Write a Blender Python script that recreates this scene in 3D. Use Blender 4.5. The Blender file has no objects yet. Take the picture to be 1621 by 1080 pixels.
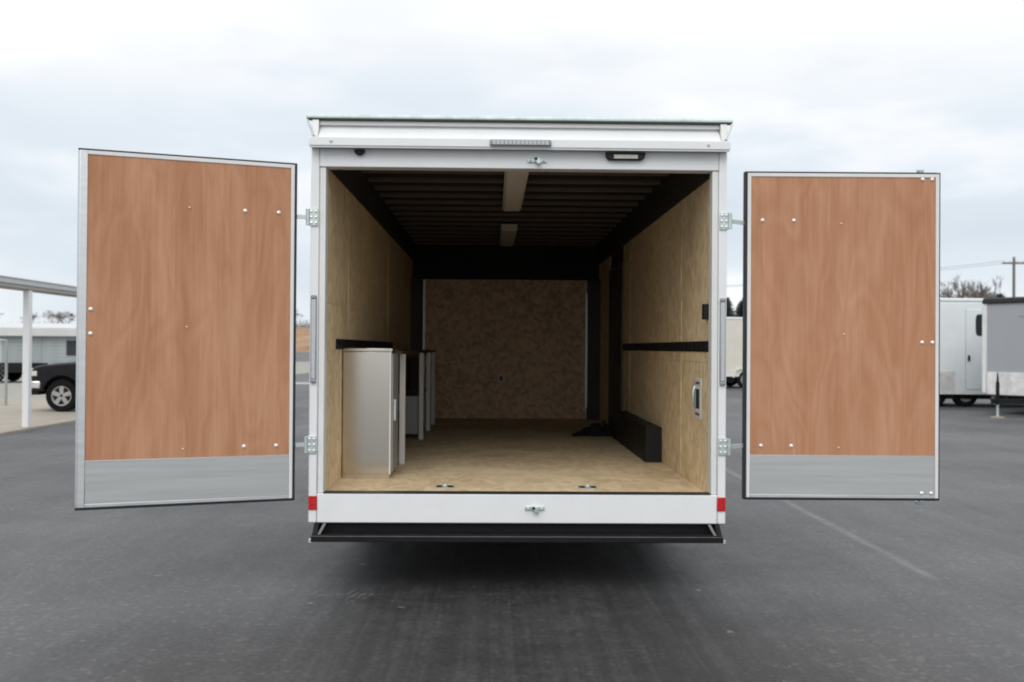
import bpy, math, random
from mathutils import Vector, Matrix
R = math.radians
random.seed(7)
scene = bpy.context.scene
col = scene.collection

# ------------------------------------------------------------------ camera
cam_d = bpy.data.cameras.new('camera')
cam = bpy.data.objects.new('camera', cam_d)
col.objects.link(cam)
cam_d.sensor_width = 36.0
cam_d.lens = 34.42
cam_d.clip_start = 0.05
cam_d.clip_end = 2000
CAM_Z = 1.5
cam.matrix_world = (Matrix.Translation((0, 0, CAM_Z)) @ Matrix.Rotation(R(-1.127), 4, 'Z')
                    @ Matrix.Rotation(R(90 + 0.407), 4, 'X') @ Matrix.Rotation(0.007, 4, 'Z'))
cam_d.dof.use_dof = True
cam_d.dof.focus_distance = 6.1
cam_d.dof.aperture_fstop = 2.8
scene.camera = cam

# ------------------------------------------------------------------ world
SUN_EL, SUN_AZ = 42.0, 192.0          # azimuth: 0 = +Y, clockwise seen from above
world = bpy.data.worlds.new('World')
scene.world = world
world.use_nodes = True
wn = world.node_tree
for n in list(wn.nodes):
    wn.nodes.remove(n)


def N(tree, typ, **kw):
    n = tree.nodes.new(typ)
    for k, v in kw.items():
        if k.startswith('i_'):
            n.inputs[k[2:].replace('_', ' ')].default_value = v
        else:
            setattr(n, k, v)
    return n


def ramp(tree, stops, interp='LINEAR'):
    n = tree.nodes.new('ShaderNodeValToRGB')
    n.color_ramp.interpolation = interp
    e = n.color_ramp.elements
    while len(e) < len(stops):
        e.new(0.5)
    for el, (p, c) in zip(e, stops):
        el.position = p
        el.color = (c, c, c, 1) if isinstance(c, (int, float)) else (c[0], c[1], c[2], 1)
    return n


wl = wn.links
w_out = N(wn, 'ShaderNodeOutputWorld')
w_bg = N(wn, 'ShaderNodeBackground', i_Strength=0.1)
w_sky = N(wn, 'ShaderNodeTexSky', sky_type='NISHITA', sun_disc=False)
w_sky.sun_elevation = R(SUN_EL)
w_sky.sun_rotation = R(SUN_AZ)
w_tc = N(wn, 'ShaderNodeTexCoord')
w_sep = N(wn, 'ShaderNodeSeparateXYZ')
wl.new(w_tc.outputs['Generated'], w_sep.inputs[0])
# overcast cloud brightness by elevation (sin of elevation), brighter overhead
w_el = ramp(wn, [(0.0, 0.93), (0.05, 0.91), (0.11, 0.84), (0.20, 0.90), (0.28, 1.04), (0.36, 1.16), (1.0, 1.55)])
wl.new(w_sep.outputs['Z'], w_el.inputs[0])
w_map = N(wn, 'ShaderNodeMapping')
w_map.inputs['Scale'].default_value = (1.6, 1.6, 5.0)
w_map.inputs['Location'].default_value = (0.35, 0.2, 0.12)
wl.new(w_tc.outputs['Generated'], w_map.inputs[0])
w_n = N(wn, 'ShaderNodeTexNoise', i_Scale=1.7, i_Detail=6.0, i_Roughness=0.5)
wl.new(w_map.outputs[0], w_n.inputs['Vector'])
w_nr = ramp(wn, [(0.34, 0.92), (0.5, 1.0), (0.66, 1.14)], 'EASE')
wl.new(w_n.outputs['Fac'], w_nr.inputs[0])
w_mul = N(wn, 'ShaderNodeMath', operation='MULTIPLY')
wl.new(w_el.outputs[0], w_mul.inputs[0])
wl.new(w_nr.outputs[0], w_mul.inputs[1])
w_tint = ramp(wn, [(0.78, (8.5, 9.55, 10.6)), (0.93, (9.2, 9.85, 10.5)), (1.0, (9.9, 10.1, 10.4))])
wl.new(w_mul.outputs[0], w_tint.inputs[0])
w_cl = N(wn, 'ShaderNodeVectorMath', operation='SCALE')
wl.new(w_tint.outputs[0], w_cl.inputs[0])
wl.new(w_mul.outputs[0], w_cl.inputs['Scale'])
w_mix = N(wn, 'ShaderNodeMixRGB', i_Fac=0.93)
wl.new(w_sky.outputs[0], w_mix.inputs[1])
wl.new(w_cl.outputs[0], w_mix.inputs[2])
wl.new(w_mix.outputs[0], w_bg.inputs['Color'])
wl.new(w_bg.outputs[0], w_out.inputs[0])

# ------------------------------------------------------------------ sun (bright patch of an overcast sky, behind the camera)
sun_d = bpy.data.lights.new('sun', 'SUN')
sun_d.energy = 1.05
sun_d.angle = R(40)
sun_d.color = (1.0, 0.97, 0.93)
sun = bpy.data.objects.new('sun', sun_d)
col.objects.link(sun)
_d = Vector((math.sin(R(SUN_AZ)) * math.cos(R(SUN_EL)), math.cos(R(SUN_AZ)) * math.cos(R(SUN_EL)), math.sin(R(SUN_EL))))
sun.rotation_euler = _d.to_track_quat('Z', 'Y').to_euler()
sun.location = (0, -20, 30)

# ------------------------------------------------------------------ exposure
scene.view_settings.view_transform = 'Standard'
scene.view_settings.look = 'None'
scene.view_settings.exposure = 0.0
scene.view_settings.gamma = 1.0
scene.view_settings.use_curve_mapping = False
scene.render.engine = 'CYCLES'
scene.cycles.use_denoising = True
scene.cycles.max_bounces = 10
scene.cycles.diffuse_bounces = 8
scene.cycles.pixel_filter_type = 'BLACKMAN_HARRIS'
scene.cycles.filter_width = 2.0

# ------------------------------------------------------------------ materials
MATS = {}


def mat(name, colr, rough=0.6, metal=0.0, var=0.06, vscale=6.0, stretch=(1, 1, 1), bump=0.0, bscale=80.0,
        spec=0.5, second=None, coat=0.0, dirt=0.0, rvar=0.07):
    """base colour with soft mottling, a little roughness variation and optional grain relief"""
    m = bpy.data.materials.new(name)
    m.use_nodes = True
    t = m.node_tree
    b = t.nodes['Principled BSDF']
    b.inputs['Metallic'].default_value = metal
    b.inputs['Specular IOR Level'].default_value = spec
    b.inputs['Coat Weight'].default_value = coat
    tc = N(t, 'ShaderNodeTexCoord')
    mp = N(t, 'ShaderNodeMapping')
    mp.inputs['Scale'].default_value = stretch
    t.links.new(tc.outputs['Object'], mp.inputs[0])
    nz = N(t, 'ShaderNodeTexNoise', i_Scale=vscale, i_Detail=5.0, i_Roughness=0.6)
    t.links.new(mp.outputs[0], nz.inputs['Vector'])
    c0 = tuple(c * (1 - var) for c in colr)
    c1 = tuple(min(1, c * (1 + var)) for c in (second or colr))
    rp = ramp(t, [(0.32, c0), (0.68, c1)])
    t.links.new(nz.outputs['Fac'], rp.inputs[0])
    out = rp.outputs[0]
    if dirt:
        n2 = N(t, 'ShaderNodeTexNoise', i_Scale=2.3, i_Detail=8.0, i_Roughness=0.7)
        t.links.new(tc.outputs['Object'], n2.inputs['Vector'])
        r2 = ramp(t, [(0.5, 0.0), (0.75, dirt)])
        t.links.new(n2.outputs['Fac'], r2.inputs[0])
        mx = N(t, 'ShaderNodeMixRGB')
        mx.inputs[2].default_value = (0.22, 0.19, 0.15, 1)
        t.links.new(r2.outputs[0], mx.inputs[0])
        t.links.new(out, mx.inputs[1])
        out = mx.outputs[0]
    t.links.new(out, b.inputs['Base Color'])
    rr = ramp(t, [(0.3, max(0.02, rough - rvar)), (0.7, min(1, rough + rvar))])
    t.links.new(nz.outputs['Fac'], rr.inputs[0])
    t.links.new(rr.outputs[0], b.inputs['Roughness'])
    if bump:
        nb = N(t, 'ShaderNodeTexNoise', i_Scale=bscale, i_Detail=3.0)
        t.links.new(mp.outputs[0], nb.inputs['Vector'])
        bp = N(t, 'ShaderNodeBump', i_Strength=bump, i_Distance=0.004)
        t.links.new(nb.outputs['Fac'], bp.inputs['Height'])
        t.links.new(bp.outputs[0], b.inputs['Normal'])
    MATS[name] = m
    return m


def lauan(name):
    """reddish rotary cut plywood: broad cathedral figure with fine vertical pores"""
    m = bpy.data.materials.new(name)
    m.use_nodes = True
    t = m.node_tree
    L = t.links
    b = t.nodes['Principled BSDF']
    b.inputs['Roughness'].default_value = 0.62
    b.inputs['Specular IOR Level'].default_value = 0.3
    tc = N(t, 'ShaderNodeTexCoord')
    oi = N(t, 'ShaderNodeObjectInfo')
    off = N(t, 'ShaderNodeVectorMath', operation='ADD')
    sc = N(t, 'ShaderNodeVectorMath', operation='SCALE')
    sc.inputs['Scale'].default_value = 9.0
    cmb = N(t, 'ShaderNodeCombineXYZ')
    for k in range(3):
        L.new(oi.outputs['Random'], cmb.inputs[k])
    L.new(cmb.outputs[0], sc.inputs[0])
    L.new(tc.outputs['Object'], off.inputs[0])
    L.new(sc.outputs[0], off.inputs[1])
    m1 = N(t, 'ShaderNodeMapping')
    m1.inputs['Scale'].default_value = (2.3, 2.3, 0.60)
    L.new(off.outputs[0], m1.inputs[0])
    n1 = N(t, 'ShaderNodeTexNoise', i_Scale=1.5, i_Detail=2.5, i_Roughness=0.55, i_Distortion=0.35)
    L.new(m1.outputs[0], n1.inputs['Vector'])
    rings = N(t, 'ShaderNodeMath', operation='MULTIPLY')
    rings.inputs[1].default_value = 9.0
    L.new(n1.outputs['Fac'], rings.inputs[0])
    fr = N(t, 'ShaderNodeMath', operation='PINGPONG')
    fr.inputs[1].default_value = 0.5
    L.new(rings.outputs[0], fr.inputs[0])
    m2 = N(t, 'ShaderNodeMapping')
    m2.inputs['Scale'].default_value = (60, 60, 1.6)
    L.new(off.outputs[0], m2.inputs[0])
    n2 = N(t, 'ShaderNodeTexNoise', i_Scale=1.0, i_Detail=6.0, i_Roughness=0.65)
    L.new(m2.outputs[0], n2.inputs['Vector'])
    m3 = N(t, 'ShaderNodeMapping')
    m3.inputs['Scale'].default_value = (5.0, 5.0, 0.8)
    L.new(off.outputs[0], m3.inputs[0])
    n3 = N(t, 'ShaderNodeTexNoise', i_Scale=1.3, i_Detail=4.0)
    L.new(m3.outputs[0], n3.inputs['Vector'])
    a = N(t, 'ShaderNodeMath', operation='MULTIPLY_ADD')
    a.inputs[1].default_value = 0.21
    L.new(fr.outputs[0], a.inputs[0])
    b2 = N(t, 'ShaderNodeMath', operation='MULTIPLY')
    b2.inputs[1].default_value = 0.40
    L.new(n2.outputs['Fac'], b2.inputs[0])
    L.new(b2.outputs[0], a.inputs[2])
    c = N(t, 'ShaderNodeMath', operation='MULTIPLY_ADD')
    c.inputs[1].default_value = 0.55
    L.new(n3.outputs['Fac'], c.inputs[0])
    L.new(a.outputs[0], c.inputs[2])
    rp = ramp(t, [(0.24, (0.355, 0.155, 0.076)), (0.46, (0.445, 0.213, 0.114)), (0.70, (0.54, 0.290, 0.170))])
    L.new(c.outputs[0], rp.inputs[0])
    L.new(rp.outputs[0], b.inputs['Base Color'])
    bp = N(t, 'ShaderNodeBump', i_Strength=0.12, i_Distance=0.002)
    L.new(n2.outputs['Fac'], bp.inputs['Height'])
    L.new(bp.outputs[0], b.inputs['Normal'])
    MATS[name] = m


def chipboard(name, dark, light, scale=26.0, stretch=(1, 1, 1), rough=0.7, contrast=1.0, grime=0.0, cloud=1.0):
    """oriented strand board: overlapping flakes of slightly different tan"""
    m = bpy.data.materials.new(name)
    m.use_nodes = True
    t = m.node_tree
    L = t.links
    b = t.nodes['Principled BSDF']
    b.inputs['Roughness'].default_value = rough
    b.inputs['Specular IOR Level'].default_value = 0.25
    tc = N(t, 'ShaderNodeTexCoord')
    mp = N(t, 'ShaderNodeMapping')
    mp.inputs['Scale'].default_value = stretch
    L.new(tc.outputs['Object'], mp.inputs[0])
    wob = N(t, 'ShaderNodeTexNoise', i_Scale=6.0, i_Detail=2.0)
    L.new(mp.outputs[0], wob.inputs['Vector'])
    ad = N(t, 'ShaderNodeMixRGB', blend_type='ADD', i_Fac=0.12)
    L.new(mp.outputs[0], ad.inputs[1])
    L.new(wob.outputs['Color'], ad.inputs[2])
    vo = N(t, 'ShaderNodeTexVoronoi', i_Scale=scale)
    L.new(ad.outputs[0], vo.inputs['Vector'])
    sp = N(t, 'ShaderNodeSeparateColor')
    L.new(vo.outputs['Color'], sp.inputs[0])
    nz = N(t, 'ShaderNodeTexNoise', i_Scale=1.4, i_Detail=5.0)
    L.new(tc.outputs['Object'], nz.inputs['Vector'])
    ml = N(t, 'ShaderNodeMath', operation='MULTIPLY_ADD')
    ml.inputs[1].default_value = 0.5 * contrast
    L.new(sp.outputs[0], ml.inputs[0])
    nw = N(t, 'ShaderNodeMath', operation='MULTIPLY_ADD')
    nw.inputs[1].default_value = cloud
    nw.inputs[2].default_value = 0.5 * (1 - cloud)
    L.new(nz.outputs['Fac'], nw.inputs[0])
    L.new(nw.outputs[0], ml.inputs[2])
    rp = ramp(t, [(0.38, dark), (0.62 + 0.3 * contrast, light)])
    L.new(ml.outputs[0], rp.inputs[0])
    out = rp.outputs[0]
    if grime:
        n2 = N(t, 'ShaderNodeTexNoise', i_Scale=3.2, i_Detail=9.0, i_Roughness=0.7)
        L.new(tc.outputs['Object'], n2.inputs['Vector'])
        r2 = ramp(t, [(0.48, 0.0), (0.72, grime)])
        L.new(n2.outputs['Fac'], r2.inputs[0])
        mx = N(t, 'ShaderNodeMixRGB')
        mx.inputs[2].default_value = (0.18, 0.13, 0.08, 1)
        L.new(r2.outputs[0], mx.inputs[0])
        L.new(out, mx.inputs[1])
        out = mx.outputs[0]
    L.new(out, b.inputs['Base Color'])
    bp = N(t, 'ShaderNodeBump', i_Strength=0.2, i_Distance=0.001)
    L.new(sp.outputs[1], bp.inputs['Height'])
    L.new(bp.outputs[0], b.inputs['Normal'])
    MATS[name] = m


def asphalt(name):
    m = bpy.data.materials.new(name)
    m.use_nodes = True
    t = m.node_tree
    L = t.links
    b = t.nodes['Principled BSDF']
    tc = N(t, 'ShaderNodeTexCoord')
    big = N(t, 'ShaderNodeTexNoise', i_Scale=0.45, i_Detail=5.0, i_Roughness=0.55)
    L.new(tc.outputs['Object'], big.inputs['Vector'])
    fine = N(t, 'ShaderNodeTexNoise', i_Scale=34.0, i_Detail=6.0, i_Roughness=0.8)
    L.new(tc.outputs['Object'], fine.inputs['Vector'])
    mid = N(t, 'ShaderNodeTexNoise', i_Scale=5.0, i_Detail=7.0, i_Roughness=0.7)
    L.new(tc.outputs['Object'], mid.inputs['Vector'])
    # tyre drag along the lane
    mp = N(t, 'ShaderNodeMapping')
    mp.inputs['Scale'].default_value = (3.2, 0.45, 1)
    L.new(tc.outputs['Object'], mp.inputs[0])
    lane = N(t, 'ShaderNodeTexNoise', i_Scale=1.0, i_Detail=4.0, i_Roughness=0.6, i_Distortion=0.4)
    L.new(mp.outputs[0], lane.inputs['Vector'])
    s1 = N(t, 'ShaderNodeMath', operation='MULTIPLY_ADD')
    s1.inputs[1].default_value = 0.9
    L.new(big.outputs['Fac'], s1.inputs[0])
    h = N(t, 'ShaderNodeMath', operation='MULTIPLY')
    h.inputs[1].default_value = 0.55
    L.new(mid.outputs['Fac'], h.inputs[0])
    L.new(h.outputs[0], s1.inputs[2])
    s2 = N(t, 'ShaderNodeMath', operation='MULTIPLY_ADD')
    s2.inputs[1].default_value = 0.30
    L.new(lane.outputs['Fac'], s2.inputs[0])
    L.new(s1.outputs[0], s2.inputs[2])
    s3 = N(t, 'ShaderNodeMath', operation='MULTIPLY_ADD')
    s3.inputs[1].default_value = 0.95
    L.new(fine.outputs['Fac'], s3.inputs[0])
    L.new(s2.outputs[0], s3.inputs[2])
    rp = ramp(t, [(0.0, (0.035, 0.0355, 0.0365)), (1.0, (0.094, 0.094, 0.095))])
    mr = N(t, 'ShaderNodeMapRange')
    mr.inputs['From Min'].default_value = 1.16
    mr.inputs['From Max'].default_value = 1.54
    L.new(s3.outputs[0], mr.inputs['Value'])
    L.new(mr.outputs[0], rp.inputs[0])
    # pale paving seam and scattered pale chips
    sx = N(t, 'ShaderNodeSeparateXYZ')
    L.new(tc.outputs['Object'], sx.inputs[0])
    wv = N(t, 'ShaderNodeTexNoise', i_Scale=1.2, i_Detail=2.0)
    L.new(tc.outputs['Object'], wv.inputs['Vector'])
    wx = N(t, 'ShaderNodeMath', operation='MULTIPLY_ADD')
    wx.inputs[1].default_value = 0.06
    L.new(wv.outputs['Fac'], wx.inputs[0])
    L.new(sx.outputs['X'], wx.inputs[2])
    dx = N(t, 'ShaderNodeMath', operation='SUBTRACT')
    dx.inputs[1].default_value = 2.95
    L.new(wx.outputs[0], dx.inputs[0])
    ab = N(t, 'ShaderNodeMath', operation='ABSOLUTE')
    L.new(dx.outputs[0], ab.inputs[0])
    ln = ramp(t, [(0.0, 0.42), (0.02, 0.28), (0.065, 0.0)])
    L.new(ab.outputs[0], ln.inputs[0])
    ye = N(t, 'ShaderNodeMapRange')
    ye.inputs['From Min'].default_value = 6.3
    ye.inputs['From Max'].default_value = 6.6
    L.new(sx.outputs['Y'], ye.inputs['Value'])
    lm = N(t, 'ShaderNodeMath', operation='MULTIPLY')
    L.new(ln.outputs[0], lm.inputs[0])
    L.new(ye.outputs[0], lm.inputs[1])
    br = ramp(t, [(0.38, 0.15), (0.6, 1.0)])
    L.new(mid.outputs['Fac'], br.inputs[0])
    lm2 = N(t, 'ShaderNodeMath', operation='MULTIPLY')
    L.new(lm.outputs[0], lm2.inputs[0])
    L.new(br.outputs[0], lm2.inputs[1])
    vo = N(t, 'ShaderNodeTexVoronoi', i_Scale=2.6, i_Randomness=1.0)
    dist = N(t, 'ShaderNodeMixRGB', blend_type='ADD', i_Fac=0.25)
    L.new(tc.outputs['Object'], dist.inputs[1])
    L.new(mid.outputs['Color'], dist.inputs[2])
    L.new(dist.outputs[0], vo.inputs['Vector'])
    chip = ramp(t, [(0.0, 0.8), (0.03, 0.55), (0.055, 0.0)])
    L.new(vo.outputs['Distance'], chip.inputs[0])
    csel = N(t, 'ShaderNodeSeparateColor')
    L.new(vo.outputs['Color'], csel.inputs[0])
    cgt = N(t, 'ShaderNodeMath', operation='GREATER_THAN')
    cgt.inputs[1].default_value = 0.35
    L.new(csel.outputs[0], cgt.inputs[0])
    cm = N(t, 'ShaderNodeMath', operation='MULTIPLY')
    L.new(chip.outputs[0], cm.inputs[0])
    L.new(cgt.outputs[0], cm.inputs[1])
    mxv = N(t, 'ShaderNodeMath', operation='MAXIMUM')
    L.new(lm2.outputs[0], mxv.inputs[0])
    L.new(cm.outputs[0], mxv.inputs[1])
    # soft strip along the trailer's footprint, its shade darkened into the asphalt colour
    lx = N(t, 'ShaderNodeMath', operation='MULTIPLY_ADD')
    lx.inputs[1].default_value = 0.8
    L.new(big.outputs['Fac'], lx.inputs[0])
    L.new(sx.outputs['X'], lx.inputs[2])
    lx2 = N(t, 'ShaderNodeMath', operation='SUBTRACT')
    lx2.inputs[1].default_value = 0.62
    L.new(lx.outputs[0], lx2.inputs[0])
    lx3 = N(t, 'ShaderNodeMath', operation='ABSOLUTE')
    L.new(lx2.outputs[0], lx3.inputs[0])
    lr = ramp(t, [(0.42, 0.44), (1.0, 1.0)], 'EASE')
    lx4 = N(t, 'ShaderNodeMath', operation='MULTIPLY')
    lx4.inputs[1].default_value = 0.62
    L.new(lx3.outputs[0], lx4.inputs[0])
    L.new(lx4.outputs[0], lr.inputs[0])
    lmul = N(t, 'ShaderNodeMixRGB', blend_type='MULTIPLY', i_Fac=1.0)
    # thin tyre streaks, strongest in the dark strip, and pale aggregate flecks everywhere
    m3 = N(t, 'ShaderNodeMapping')
    m3.inputs['Scale'].default_value = (11.0, 0.16, 1)
    L.new(tc.outputs['Object'], m3.inputs[0])
    st = N(t, 'ShaderNodeTexNoise', i_Scale=1.0, i_Detail=5.0, i_Roughness=0.7)
    L.new(m3.outputs[0], st.inputs['Vector'])
    sr = ramp(t, [(0.32, 0.66), (0.5, 1.0), (0.66, 1.55)])
    L.new(st.outputs['Fac'], sr.inputs[0])
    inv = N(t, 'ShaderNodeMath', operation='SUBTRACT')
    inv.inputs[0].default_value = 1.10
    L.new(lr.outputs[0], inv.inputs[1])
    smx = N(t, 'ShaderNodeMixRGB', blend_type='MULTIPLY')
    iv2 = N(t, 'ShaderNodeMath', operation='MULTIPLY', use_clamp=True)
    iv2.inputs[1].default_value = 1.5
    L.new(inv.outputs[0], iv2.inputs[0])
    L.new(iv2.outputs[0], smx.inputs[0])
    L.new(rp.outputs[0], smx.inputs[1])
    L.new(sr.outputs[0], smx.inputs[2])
    fv = N(t, 'ShaderNodeTexVoronoi', i_Scale=38.0)
    L.new(tc.outputs['Object'], fv.inputs['Vector'])
    fc = N(t, 'ShaderNodeSeparateColor')
    L.new(fv.outputs['Color'], fc.inputs[0])
    fr_ = ramp(t, [(0.0, 0.93), (0.80, 1.0), (0.90, 1.2), (1.0, 1.6)])
    L.new(fc.outputs[1], fr_.inputs[0])
    fmx = N(t, 'ShaderNodeMixRGB', blend_type='MULTIPLY', i_Fac=0.9)
    L.new(smx.outputs[0], fmx.inputs[1])
    L.new(fr_.outputs[0], fmx.inputs[2])
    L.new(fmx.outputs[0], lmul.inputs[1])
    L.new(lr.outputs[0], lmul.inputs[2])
    mx = N(t, 'ShaderNodeMixRGB')
    mx.inputs[2].default_value = (0.33, 0.32, 0.30, 1)
    L.new(mxv.outputs[0], mx.inputs[0])
    L.new(lmul.outputs[0], mx.inputs[1])
    L.new(mx.outputs[0], b.inputs['Base Color'])
    rr = ramp(t, [(0.3, 0.50), (0.7, 0.70)])
    L.new(mid.outputs['Fac'], rr.inputs[0])
    L.new(rr.outputs[0], b.inputs['Roughness'])
    b.inputs['Specular IOR Level'].default_value = 0.5
    bp = N(t, 'ShaderNodeBump', i_Strength=0.5, i_Distance=0.004)
    L.new(fine.outputs['Fac'], bp.inputs['Height'])
    L.new(bp.outputs[0], b.inputs['Normal'])
    MATS[name] = m


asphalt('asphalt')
lauan('lauan')
chipboard('wall_board', (0.56, 0.41, 0.225), (0.80, 0.635, 0.40), scale=24.0, stretch=(1, 1, 0.6), contrast=0.9, cloud=0.5)
chipboard('front_board', (0.42, 0.28, 0.18), (0.78, 0.565, 0.37), scale=24.0, contrast=0.9, cloud=0.15)
chipboard('floor_board', (0.58, 0.44, 0.26), (0.78, 0.62, 0.40), scale=20.0, stretch=(1, 0.5, 1), contrast=0.8, grime=0.35)
mat('white_paint', (0.80, 0.81, 0.81), 0.32, var=0.02, vscale=2.5, dirt=0.10, coat=0.2)
mat('white_trim', (0.74, 0.74, 0.72), 0.4, var=0.03)
mat('grey_trim', (0.55, 0.57, 0.58), 0.4, var=0.04)
mat('aluminium', (0.66, 0.68, 0.69), 0.42, metal=0.75, var=0.05, vscale=4, stretch=(1, 1, 8))
mat('kick_metal', (0.54, 0.555, 0.55), 0.40, metal=0.55, var=0.05, vscale=1.5, stretch=(0.7, 1, 22))
mat('cap_metal', (0.56, 0.64, 0.615), 0.5, metal=0.2, var=0.14, vscale=14, dirt=0.25)
mat('cap_shade_green', (0.045, 0.055, 0.048), 0.6, var=0.15)  # dark tone for the painted shade under the roof cap
mat('galvanised', (0.58, 0.66, 0.64), 0.4, metal=0.65, var=0.10, vscale=30)
mat('stainless', (0.66, 0.625, 0.56), 0.20, metal=1.0, var=0.012, vscale=1.0, rvar=0.015)
mat('bolt_metal', (0.85, 0.82, 0.76), 0.35, metal=0.5, var=0.03)
mat('rubber', (0.018, 0.019, 0.02), 0.6, var=0.1)
mat('black_paint', (0.009, 0.009, 0.010), 0.5, spec=0.3, var=0.15, vscale=8)
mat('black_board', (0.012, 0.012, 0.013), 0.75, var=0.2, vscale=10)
mat('black_steel', (0.007, 0.007, 0.008), 0.6, spec=0.25, var=0.25, vscale=12, bump=0.3)
mat('bow_steel', (0.115, 0.088, 0.074), 0.6, var=0.15)
mat('brace_steel', (0.14, 0.135, 0.13), 0.5, var=0.15)
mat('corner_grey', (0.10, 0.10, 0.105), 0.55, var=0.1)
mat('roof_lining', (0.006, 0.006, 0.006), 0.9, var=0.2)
mat('lamp_cover', (0.62, 0.60, 0.57), 0.45, var=0.02)
mat('lamp_lens', (0.27, 0.285, 0.30), 0.3, var=0.05, vscale=60)
mat('tail_lens', (0.50, 0.515, 0.53), 0.25, var=0.04, vscale=40)
mat('clear_lens', (0.55, 0.53, 0.47), 0.2, var=0.1, vscale=40)
mat('red_lens', (0.50, 0.012, 0.014), 0.3, var=0.1, vscale=50)
mat('amber_lens', (0.65, 0.25, 0.03), 0.3, var=0.1)
mat('bench_white', (0.72, 0.71, 0.68), 0.4, var=0.03)
mat('bench_grey', (0.34, 0.34, 0.34), 0.45, metal=0.3, var=0.05)
mat('dark_timber', (0.05, 0.036, 0.025), 0.65, var=0.2)
mat('cloth_black', (0.008, 0.008, 0.009), 0.85, var=0.3, vscale=20, bump=0.4)
mat('beam_paint', (0.36, 0.35, 0.31), 0.5, var=0.06)
mat('concrete', (0.33, 0.295, 0.245), 0.85, var=0.12, vscale=1.2, bump=0.4, dirt=0.25)
mat('gravel', (0.28, 0.27, 0.24), 0.95, var=0.22, vscale=1.5, bump=0.8, bscale=30)
mat('pale_strip', (0.36, 0.35, 0.34), 0.85, var=0.1, vscale=1)
mat('dry_grass', (0.27, 0.165, 0.09), 0.95, var=0.35, vscale=0.12, bump=0.6, bscale=3)
mat('bark', (0.135, 0.112, 0.098), 0.9, var=0.2, vscale=3)
mat('twigs', (0.17, 0.148, 0.135), 0.9, var=0.25, vscale=1)
mat('needles', (0.055, 0.062, 0.045), 0.9, var=0.3, vscale=2)
mat('pole_wood', (0.16, 0.14, 0.125), 0.85, var=0.15, vscale=2)
mat('roof_white', (0.56, 0.565, 0.56), 0.5, var=0.08, vscale=0.6)
mat('steel_wall', (0.33, 0.365, 0.37), 0.6, var=0.16, vscale=0.7, stretch=(1, 1, 0.1))
mat('dark_opening', (0.03, 0.032, 0.035), 0.7)
mat('truck_paint', (0.006, 0.006, 0.008), 0.16, var=0.05, spec=0.38)
mat('chrome', (0.78, 0.78, 0.78), 0.2, metal=0.9, var=0.02)
mat('glass_dark', (0.02, 0.024, 0.026), 0.08, var=0.05, spec=0.7)
mat('tyre', (0.009, 0.009, 0.010), 0.85, spec=0.12, var=0.2, vscale=20)
mat('rim_alloy', (0.36, 0.355, 0.35), 0.4, metal=0.3, var=0.05)
mat('headlight', (0.62, 0.60, 0.56), 0.15, var=0.1, vscale=20)
mat('trailer_white', (0.74, 0.78, 0.78), 0.35, var=0.03, vscale=1.5, dirt=0.08)
mat('trailer_grey', (0.36, 0.375, 0.39), 0.35, var=0.04, vscale=1.2, dirt=0.05)
mat('trailer_cream', (0.68, 0.65, 0.56), 0.4, var=0.04, vscale=1.5, dirt=0.1)
mat('diamond_plate', (0.78, 0.76, 0.74), 0.42, metal=0.3, var=0.16, vscale=5, bump=0.5, bscale=60)
mat('fence_steel', (0.36, 0.38, 0.38), 0.5, metal=0.5, var=0.1)


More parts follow.
